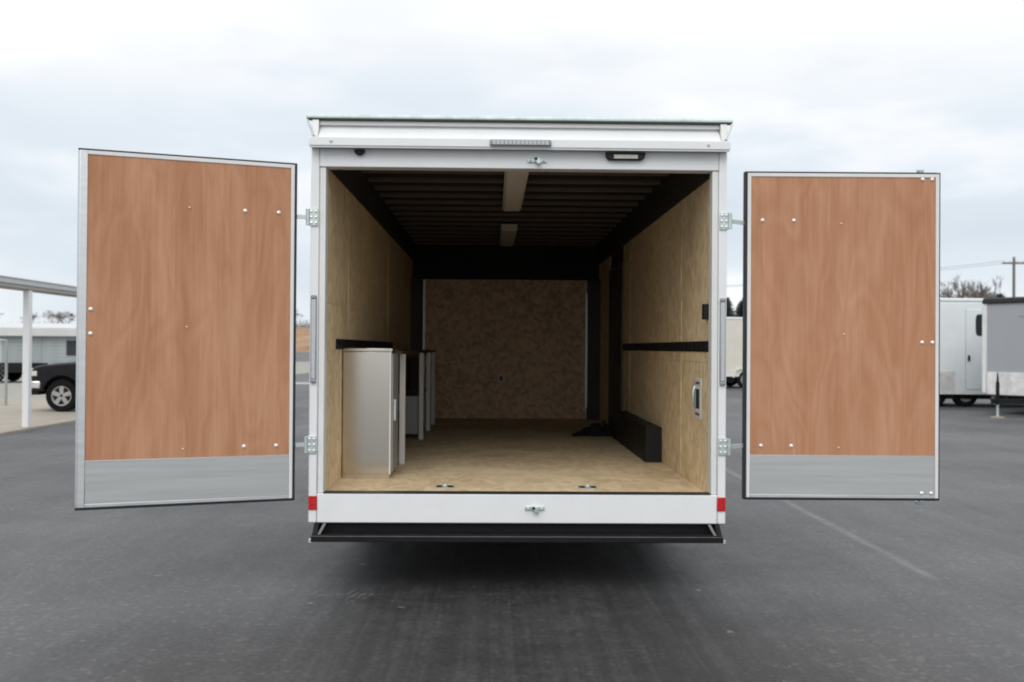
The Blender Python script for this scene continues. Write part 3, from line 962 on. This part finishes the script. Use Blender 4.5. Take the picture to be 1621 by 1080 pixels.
wbn = empty('work_bench', (TX - 1.02, TY + 1.5, ZF + 0.001))
tag(wbn, 'long white framed bench with open dark bays behind the stainless cabinet', 'bench')
B(-0.185, 0.172, -0.20, 4.2, 0.865, 0.888).build('bench_top', 'dark_timber', wbn, bevel=0.003)
for y in (0.1, 2.15, 3.2, 4.05):
    B(0.128, 0.172, y, y + 0.045, 0.0, 0.864).build('leg', 'bench_white', wbn, bevel=0.003)
    B(-0.18, -0.14, y, y + 0.045, 0.0, 0.864).build('leg', 'bench_white', wbn, bevel=0.003)
B(-0.139, 0.127, 2.20, 4.1, 0.05, 0.43).build('lower_cabinet', 'bench_grey', wbn, bevel=0.004)
B(-0.139, 0.127, 0.16, 4.1, 0.831, 0.864).build('apron', 'dark_timber', wbn)
B(-0.139, -0.12, 0.16, 4.1, 0.06, 0.83).build('back_board', 'black_board', wbn)

# crumpled black straps on the floor near the front
heap = MB()
rnd = random.Random(3)
nx, ny = 26, 16
for j in range(ny + 1):
    for i in range(nx + 1):
        a, b = i / nx, j / ny
        e = max(0.0, math.sin(math.pi * a) ** 0.6 * math.sin(math.pi * b) ** 0.7)
        rz_ = 0.13 * e * (0.45 + 0.55 * abs(math.sin(7 * a + 3 * b)) + 0.25 * math.sin(11 * b - 5 * a)) * (0.45 + 0.9 * a)
        heap.v.append((-0.22 + 0.46 * a + 0.012 * rnd.uniform(-1, 1), -0.14 + 0.3 * b + 0.012 * rnd.uniform(-1, 1), max(0.002, rz_ + 0.006 * rnd.uniform(-1, 1))))
for j in range(ny):
    for i in range(nx):
        q = j * (nx + 1) + i
        heap.f.append((q, q + 1, q + nx + 2, q + nx + 1))
sh = heap.build('strap_heap', 'cloth_black', None, loc=(TX + 0.90, TY + 4.22, ZF + 0.001))
tag(sh, 'crumpled black strap heap lying on the trailer floor past the wheel box', 'strap')
loop = [(0.05 + 0.11 * t, -0.1 - 0.02 * math.sin(6 * t), 0.02 + 0.14 * math.sin(math.pi * t)) for t in [i / 12 for i in range(13)]]
MB().tube(loop, 0.010, 6).build('strap', 'cloth_black', sh)

# ================================================================== carport on the left
cp = empty('canopy_frame', (-8.2, 17.3, 0.05))
tag(cp, 'white square posts carrying a long pale beam along the concrete slab edge', 'canopy frame')
for y in (-7.0, 0.0, 7.0, 14.0):
    B(-0.002, 0.114, y - 0.058, y + 0.058, 0.0, 2.404).build('post', 'white_paint', cp, bevel=0.01)
B(-0.22, 0.13, -8.5, 15.0, 2.405, 2.47).build('beam', 'beam_paint', cp, bevel=0.01)
B(-0.26, 0.145, -8.5, 15.0, 2.4705, 2.56).build('fascia', 'grey_trim', cp, bevel=0.01)
B(-0.28, 0.16, -8.5, 15.0, 2.5605, 2.59).build('gutter', 'white_trim', cp, bevel=0.006)



# ================================================================== pickup
def wheel_mb(r, w):
    return MB().lathe([(-w * 0.4, r * 0.62), (-w, r * 0.62), (-w, r * 0.92), (-w * 0.75, r), (w * 0.75, r), (w, r * 0.92), (w, r * 0.62), (w * 0.4, r * 0.62)], 'Y', 28)


def pickup(loc, rz):
    t = empty('pickup_truck', loc, rz)
    tag(t, 'black pickup truck parked by the white post, front end showing past the left door', 'pickup truck')
    t.scale = (0.9, 0.9, 0.9)
    ax = (0.78, 4.75)
    poly = [(0.03, 0.52), (0.0, 0.78), (0.015, 0.93), (0.06, 1.02), (0.16, 1.085), (0.35, 1.13), (0.9, 1.19), (1.55, 1.235), (5.75, 1.28), (5.85, 1.2), (5.85, 0.62), (5.4, 0.56)]
    for c in reversed(ax):
        poly += [(c + 0.44 * math.cos(a), 0.42 + 0.44 * math.sin(a)) for a in [R(10 + 160 * i / 12) for i in range(13)]]
        poly += [(c - 0.56, 0.50)] if c == ax[1] else []
    poly += []
    MB().prism(poly, 'Y', -0.99, 0.99).build('body', 'truck_paint', t, bevel=0.045, seg=3)
    b0, b1 = 1.24, 1.93
    MB().hexa([(1.5, -0.92, b0), (4.0, -0.92, b0), (4.0, 0.92, b0), (1.5, 0.92, b0),
               (2.35, -0.70, b1), (3.75, -0.70, b1), (3.75, 0.70, b1), (2.35, 0.70, b1)]).build('cab', 'truck_paint', t, bevel=0.05, seg=3)
    for s in (-1, 1):
        def side(xa, xb, xc, xd):
            def P(x, z):
                f = (z - b0) / (b1 - b0)
                return (x, s * (0.92 - 0.22 * f + 0.004), z)
            q = [P(xa, 1.30), P(xb, 1.30), P(xc, 1.82), P(xd, 1.82)]
            m = MB()
            m.hexa([(p[0], p[1] - s * 0.012, p[2]) for p in q] + q)
            return m
        side(1.85, 2.75, 2.75, 2.45).build('window', 'glass_dark', t)
        side(2.83, 3.75, 3.62, 2.83).build('window', 'glass_dark', t)
        B(1.93, 2.10, s * 1.0 - 0.0 if s > 0 else -1.22, s * 1.22 if s > 0 else -1.0, 1.28, 1.52).build('mirror', 'black_paint', t, bevel=0.03)
        B(2.55, 2.75, s * 0.994 - 0.012, s * 0.994 + 0.012, 1.12, 1.15).build('handle', 'chrome', t, bevel=0.006)
        B(0.0, 0.20, s * 0.86 - 0.125, s * 0.86 + 0.125 + 0.0, 0.83, 1.04).build('headlight', 'headlight', t, bevel=0.03)
        B(5.84, 5.87, s * 0.90 - 0.08, s * 0.90 + 0.08, 0.85, 1.22).build('tail_light', 'red_lens', t, bevel=0.01)
        B(0.06, 0.2, s * 0.9 - 0.095, s * 0.9 + 0.099, 0.86, 0.98).build('side_lamp', 'headlight', t, bevel=0.01)
        for c in ax:
            w = wheel_mb(0.385, 0.13).build('wheel', 'tyre', t, loc=(c, s * 0.85, 0.385))
            rm = MB().lathe([(-0.06, 0.19), (-0.07, 0.212), (-0.128, 0.218), (-0.132, 0.238), (0.132, 0.238), (0.128, 0.218), (0.07, 0.212), (0.06, 0.19)], 'Y', 24).build('rim', 'rim_alloy', w)
            MB().lathe([(-0.0705, 0.205), (0.0705, 0.205)], 'Y', 20).build('brake', 'black_paint', w)
            sp = MB()
            for k in range(5):
                a = 2 * math.pi * k / 5 + 0.3
                d = Vector((math.cos(a), 0, math.sin(a)))
                n = Vector((-math.sin(a), 0, math.cos(a)))
                for yy in (-0.130, 0.080):
                    c0, c1 = d * 0.03, d * 0.222
                    sp.hexa([c0 - n * 0.040 + Vector((0, yy, 0)), c1 - n * 0.052 + Vector((0, yy, 0)), c1 - n * 0.055 + Vector((0, yy + 0.05, 0)), c0 - n * 0.045 + Vector((0, yy + 0.05, 0)),
                             c0 + n * 0.045 + Vector((0, yy, 0)), c1 + n * 0.055 + Vector((0, yy, 0)), c1 + n * 0.055 + Vector((0, yy + 0.05, 0)), c0 + n * 0.045 + Vector((0, yy + 0.05, 0))])
            sp.build('spokes', 'rim_alloy', w, bevel=0.008)
    MB().hexa([(1.60, -0.80, 1.30), (1.60, 0.80, 1.30), (1.63, 0.80, 1.28), (1.63, -0.80, 1.28),
               (2.26, -0.66, 1.84), (2.26, 0.66, 1.84), (2.29, 0.66, 1.82), (2.29, -0.66, 1.82)]).build('windscreen', 'glass_dark', t)
    B(-0.03, 0.10, -0.70, 0.70, 0.80, 1.03).build('grille', 'black_paint', t, bevel=0.02)
    B(-0.045, -0.031, -0.70, 0.70, 0.89, 0.94).build('grille_bar', 'chrome', t, bevel=0.01)
    MB().prism([(-0.10, -0.90), (-0.10, 0.90), (0.0, 1.0), (0.28, 1.01), (0.28, -1.01), (0.0, -1.0)], 'Z', 0.56, 0.74).build('bumper', 'chrome', t, bevel=0.03)
    B(-0.02, 0.2, -0.85, 0.85, 0.40, 0.555).build('air_dam', 'black_paint', t, bevel=0.03)
    B(5.86, 5.98, -0.98, 0.98, 0.56, 0.76).build('rear_bumper', 'chrome', t, bevel=0.03)
    B(0.25, 5.6, -0.62, 0.62, 0.34, 0.56).build('chassis', 'black_steel', t)
    for c in ax:
        B(c - 0.5, c + 0.5, -0.70, 0.70, 0.561, 0.99).build('wheel_well', 'black_board', t)
    return t


pickup((-10.0, 22.2, 0.05), R(0))


# ================================================================== other trailers in the yard
def yard_trailer(label, skin, loc, rz, L, W, H, z0, side_door_at, guard, top_mat, axle, fenders=True):
    """local x runs from the nose (0) to the rear, y across; z0 is the bottom of the box"""
    t = empty('enclosed_trailer', loc, rz)
    tag(t, label, 'trailer')
    hw = W / 2
    B(0.0, L, -hw, hw, z0, H - 0.10).build('body', skin, t, bevel=0.03)
    B(-0.02, L + 0.02, -hw - 0.012, hw + 0.012, H - 0.0995, H).build('roof', top_mat, t, bevel=0.03)
    n = max(2, int(L / 1.22))
    for s in (-1, 1):
        for k in range(n):
            a, b = 0.05 + (L - 0.1) * k / n + 0.003, 0.05 + (L - 0.1) * (k + 1) / n - 0.003
            B(a, b, *sorted((s * hw + s * 0.0008, s * hw + s * 0.006)), z0 + 0.10, H - 0.13).build('side_panel', skin, t)
        B(0.03, L - 0.03, *sorted((s * hw + s * 0.0007, s * hw + s * 0.016)), z0 + 0.005, z0 + 0.095).build('bottom_rail', 'white_trim', t)
        for x in (-0.006, L - 0.075):
            B(x, x + 0.08, *sorted((s * (hw - 0.09), s * (hw + 0.009))), z0 + 0.02, H - 0.101).build('corner_post', 'white_trim', t, bevel=0.02)
        for x in (axle, axle + 0.85):
            wo = wheel_mb(0.34, 0.10).build('wheel', 'tyre', t, loc=(x, s * (hw - (0.08 if fenders else 0.22)), 0.34))
            MB().lathe([(-0.085, 0.205), (-0.05, 0.19), (0.05, 0.19), (0.085, 0.205)], 'Y', 20).build('rim', 'lamp_lens', wo)
        c = axle + 0.425
        if fenders:
          MB().prism([(c - 0.95, 0.42), (c - 0.86, 0.70), (c - 0.7, 0.78), (c + 0.7, 0.78), (c + 0.86, 0.70), (c + 0.95, 0.42), (c + 0.90, 0.42), (c + 0.82, 0.67),
                    (c + 0.69, 0.735), (c - 0.69, 0.735), (c - 0.82, 0.67), (c - 0.90, 0.42)], 'Y', *sorted((s * (hw + 0.0165), s * (hw + 0.07)))).build('fender', 'white_trim', t)
    if guard:
        B(-0.02, -0.0005, -hw + 0.10, hw - 0.10, z0 + 0.02, z0 + guard).build('stone_guard', 'diamond_plate', t, bevel=0.004)
        for s in (-1, 1):
            B(0.0, 0.55, *sorted((s * (hw + 0.0165), s * (hw + 0.024))), z0 + 0.10, z0 + guard).build('stone_guard', 'diamond_plate', t)
    if side_door_at:
        for s in (1,):
            a = side_door_at
            d = B(a, a + 0.76, *sorted((s * (hw + 0.0065), s * (hw + 0.022))), z0 + 0.14, H - 0.30).build('side_door', skin, t, bevel=0.012)
            dk = s * (hw + 0.0225)
            cx_, cz_ = a + 0.38, H - 0.72
            win = [(cx_ + 0.13 * math.copysign(abs(math.cos(q)) ** 0.5, math.cos(q)), cz_ + 0.29 * math.copysign(abs(math.sin(q)) ** 0.5, math.sin(q))) for q in [2 * math.pi * i / 24 for i in range(24)]]
            MB().prism(win, 'Y', dk, dk + s * 0.008).build('window', 'glass_dark', d)
            B(a + 0.66, a + 0.72, *sorted((dk, dk + s * 0.03)), z0 + 0.9, z0 + 1.05).build('handle', 'black_paint', d, bevel=0.008)
            for e in (a - 0.012, a + 0.766):
                B(e, e + 0.006, *sorted((s * (hw + 0.0065), s * (hw + 0.012))), z0 + 0.13, H - 0.29).build('door_gap', 'lamp_lens', d)
    for s in (-1, 1):
        MB().hexa([(0, s * hw * 0.8, z0 - 0.12), (0, s * (hw * 0.8 - 0.08), z0 - 0.12), (-1.55, s * 0.02, z0 - 0.12), (-1.55, s * 0.09, z0 - 0.12),
                   (0, s * hw * 0.8, z0 - 0.01), (0, s * (hw * 0.8 - 0.08), z0 - 0.01), (-1.55, s * 0.02, z0 - 0.01), (-1.55, s * 0.09, z0 - 0.01)]).build('tongue', 'black_steel', t)
    jk = MB().tube([(-1.42, 0, 0.03), (-1.42, 0, 0.30)], 0.028, 10)
    jo = jk.build('jack', 'galvanised', t)
    MB().tube([(-1.42, 0, 0.30), (-1.42, 0, 0.80)], 0.04, 10).build('jack_tube', 'black_steel', jo)
    MB().tube([(-1.42, 0, 0.80), (-1.42, 0, 1.02)], [0.03, 0.012], 8).build('crank', 'black_steel', jo)
    MB().lathe([(0.0, 0.16), (0.02, 0.16), (0.035, 0.06)], 'Z', 14, (-1.42, 0, 0)).build('foot', 'concrete', jo)
    MB().tube([(-1.62, 0, z0 - 0.06), (-1.42, 0, z0 - 0.06)], [0.04, 0.06], 8).build('coupler', 'black_steel', t)
    B(0.1, L - 0.05, -hw + 0.12, hw - 0.12, z0 - 0.13, z0 - 0.001).build('chassis', 'black_steel', t)
    for x in (0.02, 0.4):
        for y in (-hw * 0.5, hw * 0.5):
            B(x, x + 0.06, y - 0.06, y + 0.06, z0 - 0.10, z0 - 0.002).build('bracket', 'black_steel', t)
    B(L, L + 0.03, -hw + 0.03, hw - 0.03, z0 - 0.12, z0 - 0.02).build('rear_bumper', 'black_steel', t)
    for s in (-1, 1):
        B(L + 0.0005, L + 0.02, s * (hw - 0.12) - 0.04, s * (hw - 0.12) + 0.04, z0 + 0.2, z0 + 0.5).build('tail_light', 'red_lens', t)
    return t


# nose heading: local -x is the nose direction
def nose_rot(nx, ny):
    return math.atan2(-ny, -nx)


gt = yard_trailer('grey enclosed trailer with black roof edge, nose and jack turned this way', 'trailer_grey',
                  (12.57, 22.70, 0), nose_rot(-0.82, -0.57), 5.2, 2.2, 2.77, 0.44, 0, 0.56, 'black_paint', 2.9)
B(-0.004, -0.0006, -0.95, 0.25, 2.30, 2.345).build('name_strip', 'lamp_lens', gt)
nc = [(0.30, 2.655), (0.30, 2.80)] + [(0.10 - 0.145 * math.sin(a), 2.655 + 0.145 * math.cos(a)) for a in [math.pi / 2 * i / 8 for i in range(9)]]
MB().prism(nc, 'Y', -1.118, 1.118).build('nose_cap', 'black_paint', gt)
for s_ in (-1, 1):
    MB().tube([(-0.012, s_ * 1.075, 0.5), (-0.012, s_ * 1.075, 2.60)], 0.045, 10).build('nose_corner', 'white_trim', gt)
wt = yard_trailer('white enclosed trailer with dark oval window in its side door', 'trailer_white',
             (17.0, 27.1, 0), nose_rot(1, 0), 6.6, 2.2, 2.92, 0.34, 3.56, 0.75, 'trailer_white', 4.25, False)
B(4.62, 5.12, 1.1065, 1.117, 0.36, 0.96).build('stone_guard', 'diamond_plate', wt)
yard_trailer('cream enclosed trailer farther back, seen between the white body and the right door', 'trailer_cream',
             (13.2, 39.0, 0), nose_rot(1, 0.05), 5.2, 2.2, 2.75, 0.45, 0, 0.6, 'trailer_white', 2.6)

# low black utility trailer on the gravel, far left
ut = empty('utility_trailer', (-19.6, 39.2, 0.006), R(8))
tag(ut, 'low black utility trailer parked on the gravel beyond the fence', 'trailer')
B(-1.6, 1.6, -0.9, 0.9, 0.42, 0.52).build('deck', 'dark_timber', ut)
for s in (-1, 1):
    B(-1.6, 1.6, s * 0.92 - 0.02, s * 0.92 + 0.02, 0.40, 0.75).build('side_rail', 'black_steel', ut, bevel=0.005)
    for x in (-0.5, 0.25):
        wheel_mb(0.32, 0.09).build('wheel', 'tyre', ut, loc=(x, s * 1.03, 0.32))
    B(1.58, 1.62, s * 0.75 - 0.09, s * 0.75 + 0.09, 0.45, 0.60).build('tail_light', 'red_lens', ut)
B(-2.7, -1.6, -0.05, 0.05, 0.40, 0.48).build('tongue', 'black_steel', ut)

# ================================================================== storage building far left
sb = empty('storage_building', (-37, 80, 0))
tag(sb, 'long low storage building with white roof edge and grey steel walls', 'building')
B(-16, 14, 0.0, 10, 0.0, 2.25).build('wall', 'steel_wall', sb)
MB().prism([(-0.6, 2.3), (-0.6, 2.42), (5, 3.35), (10.6, 2.42), (10.6, 2.3)], 'X', -16.5, 14.5).build('roof', 'roof_white', sb)
B(-16.5, 14.5, -0.66, -0.605, 2.20, 2.85).build('fascia', 'roof_white', sb)
for k in range(9):
    x = -14.8 + 3.2 * k
    d = B(x, x + 2.5, -0.04, -0.001, 0.05, 2.0).build('roller_door', 'steel_wall' if k % 3 else 'grey_trim', sb)
    for j in range(6):
        B(x + 0.05, x + 2.45, -0.055, -0.041, 0.2 + j * 0.29, 0.23 + j * 0.29).build('door_rib', 'lamp_lens', d)
for x in (2.5, ):
    B(x, x + 0.8, -0.06, -0.042, 0.62, 1.85).build('window', 'dark_opening', sb)

# ================================================================== chain-link fence
fn = empty('chain_link_fence', (-11.6, 23.6, 0))
tag(fn, 'chain link fence with thin steel posts beyond the white carport post', 'fence')
for k in range(6):
    MB().tube([(-2.4 * k, 0, 0), (-2.4 * k, 0, 1.62)], 0.032, 8).build('post', 'fence_steel', fn)
MB().tube([(-12, 0, 1.6), (0, 0, 1.6)], 0.022, 8).build('top_rail', 'fence_steel', fn)
wire = MB()
for k in range(-14, 110):
    x = -12 + k * 0.11
    for sgn in (1, -1):
        xa, xb = (x, x + 1.5) if sgn > 0 else (x + 1.5, x)
        za, zb = 0.06, 1.58
        # clip to the fence run
        def clip(xq, zq, xr, zr):
            lo, hi = 0.0, 1.0
            dx = xr - xq
            for lim, sg in ((-12.0, 1), (0.0, -1)):
                a = sg * (xq - lim)
                b = sg * (xr - lim)
                if a < 0 and b < 0:
                    return None
                if a < 0:
                    lo = max(lo, a / (a - b))
                elif b < 0:
                    hi = min(hi, a / (a - b))
            return ((xq + dx * lo, zq + (zr - zq) * lo), (xq + dx * hi, zq + (zr - zq) * hi)) if hi > lo else None
        c = clip(xa, za, xb, zb)
        if c:
            wire.tube([(c[0][0], 0.004 * sgn, c[0][1]), (c[1][0], 0.004 * sgn, c[1][1])], 0.0025, 3, caps=False)
wo = wire.build('wire_mesh', 'fence_steel', fn)
wo['kind'] = 'stuff'


# ================================================================== trees, pole
def bare_tree(seed, h, spread, depth=7, thin=0.013):
    rnd = random.Random(seed)
    trunk, crown = MB(), MB()

    def grow(p, d, ln, r, lev, mb):
        q = p + d * ln
        n = 6 if lev < 1 else 3
        if lev < 3:
            mid = p + d * ln * 0.5 + Vector((rnd.uniform(-1, 1), rnd.uniform(-1, 1), 0)) * ln * 0.06
            mb.tube([p, mid, q], [r, r * 0.82, r * 0.62], n, caps=False)
        else:
            mb.tube([p, q], [r, r * 0.6], 3, caps=False)
        if lev >= depth:
            return
        for k in range(rnd.choice((2, 3)) if lev > 0 else 4):
            ax = Vector((rnd.uniform(-1, 1), rnd.uniform(-1, 1), rnd.uniform(-0.1, 0.55)))
            nd = (d + ax * spread).normalized()
            nd.z = max(nd.z, 0.02)
            f = rnd.uniform(0.5, 1.0)
            grow(p + d * ln * f, nd.normalized(), ln * rnd.uniform(0.66, 0.86), max(thin, r * 0.56), lev + 1, crown)
    grow(Vector((0, 0, -0.3)), Vector((rnd.uniform(-.08, .08), rnd.uniform(-.08, .08), 1)).normalized(), h * 0.24, h * 0.018, 0, trunk)
    return trunk.mesh('trunk', 'bark', False), crown.mesh('crown', 'twigs', False)


protos = [bare_tree(s, 8.0, sp) for s, sp in ((1, 0.6), (2, 0.7), (5, 0.65), (9, 0.75))]


def place_tree(k, x, y, z, sc, rz, label, group, sxy=1.0):
    t = empty('bare_tree', (x, y, z), rz)
    t.scale = (sc * sxy, sc * sxy, sc)
    for nm, me in zip(('trunk', 'crown'), protos[k % 4]):
        o = bpy.data.objects.new(nm, me)
        col.objects.link(o)
        o.parent = t
    tag(t, label, 'tree', group)


rnd = random.Random(21)
# behind the right-hand trailers
for i, (x, y, sc, lab, gr) in enumerate([
        (44.6, 92, 1.12, 'tallest bare tree above the white trailer roof', None),
        (47.6, 95, 1.0, 'broad bare tree above the roof edge of the grey trailer', None),
        (42.2, 97, 0.72, 'low bare tree above the white trailer roof beside the right door', 'low bare trees by the right door'),
        (40.2, 99, 0.66, 'low bare tree above the white trailer roof beside the right door', 'low bare trees by the right door'),
        (50.2, 98, 0.66, 'low bare tree between the grey trailer and the utility pole', None)]):
    place_tree(i, x, y, 0, sc * 1.42, rnd.uniform(0, 6), lab, gr, 0.95)
# on the hill far behind
for i in range(26):
    x = -250 + 7.5 * i + rnd.uniform(-2.5, 2.5)
    y = 392 + rnd.uniform(-12, 25)
    sc_, rz_ = rnd.uniform(1.0, 1.5), rnd.uniform(0, 6)
    if -215 < x < -150:
        place_tree(i + 1, x, y, hill_z(x, y), sc_, rz_, 'bare tree far off above the storage building roof', 'bare trees above the storage building', 1.5)
    elif -100 < x < -58:
        place_tree(i + 1, x, y, hill_z(x, y), sc_, rz_, 'bare tree far off on the dry hill, in the gap between left door and trailer', 'bare trees in the left gap', 1.5)
# tangled brush along the crest
br = MB()
for i in range(9000):
    x = rnd.uniform(-300, 260)
    y = rnd.uniform(385, 430)
    z = hill_z(x, y)
    h_ = (2.2 + 1.3 * math.sin(x * 0.13) + 0.9 * math.sin(x * 0.41 + 2)) * rnd.uniform(0.4, 1.15)
    a = rnd.uniform(0, 3.14)
    n = len(br.v)
    dx, dy = 0.16 * math.cos(a), 0.16 * math.sin(a)
    lx, ly = rnd.uniform(-0.8, 0.8), rnd.uniform(-0.5, 0.5)
    br.v += [(x - dx, y - dy, z - 0.1), (x + dx, y + dy, z - 0.1), (x + lx, y + ly, z + max(0.6, h_))]
    br.f.append((n, n + 1, n + 2))
bo = br.build('hill_brush', 'twigs', smooth=False)
bo['kind'] = 'stuff'


def evergreen(x, y, z, h, label):
    rnd = random.Random(int(x * 7))
    t = empty('evergreen_tree', (x, y, z))
    MB().tube([(0, 0, -0.2), (0, 0, h * 0.9)], [h * 0.03, h * 0.005], 6).build('trunk', 'bark', t)
    m = MB()
    for i in range(900):
        f = rnd.random() ** 0.8
        zz = h * (0.08 + 0.92 * f)
        rad = h * 0.34 * (1 - f) ** 0.8 * rnd.uniform(0.3, 1.08) + 0.03
        a = rnd.uniform(0, 6.283)
        p = Vector((rad * math.cos(a), rad * math.sin(a), zz))
        d = Vector((math.cos(a), math.sin(a), rnd.uniform(-0.5, 0.2))).normalized()
        w = d.orthogonal().normalized() * h * 0.03
        n = len(m.v)
        m.v += [tuple(p - d * h * 0.05 + w), tuple(p - d * h * 0.05 - w), tuple(p + d * h * 0.06)]
        m.f.append((n, n + 1, n + 2))
    m.build('crown', 'needles', t, smooth=False)
    return tag(t, label, 'tree')


evergreen(46.0, 88, 0, 6.6, 'small dark evergreen behind the black trailer roof near the utility pole')

for k, (x, y, h_) in enumerate([(29.3, 128, 7.2), (31.4, 131, 8.3), (32.7, 128, 7.7), (33.9, 131, 8.4), (36.0, 132, 7.4)]):
    e = evergreen(x, y, 0, h_, 'dark evergreen above the cream trailer, seen beside the right door')
    e['group'] = 'evergreens behind the cream trailer'

up = empty('utility_pole', (43.0, 80, 0))
tag(up, 'wooden utility pole with a crossarm above the grey trailer', 'utility pole')
MB().tube([(0, 0, -0.2), (0, 0, 9.3)], [0.15, 0.10], 10).build('pole', 'pole_wood', up)
B(-0.95, 0.95, -0.06, 0.06, 8.72, 8.86).build('crossarm', 'pole_wood', up)
for x in (-0.85, -0.3, 0.3, 0.85):
    MB().lathe([(8.86, 0.05), (8.93, 0.06), (9.0, 0.03)], 'Z', 8, (x, 0, 0)).build('insulator', 'grey_trim', up)
for x in (-0.85, 0.85):
    pts = []
    for i in range(17):
        t_ = i / 16
        pts.append((x - 40 * t_, 26 * t_, 8.98 - 1.6 * 4 * t_ * (1 - t_) * 0.5 - 1.2 * t_))
    MB().tube(pts, 0.014, 4).build('wire', 'black_steel', up)
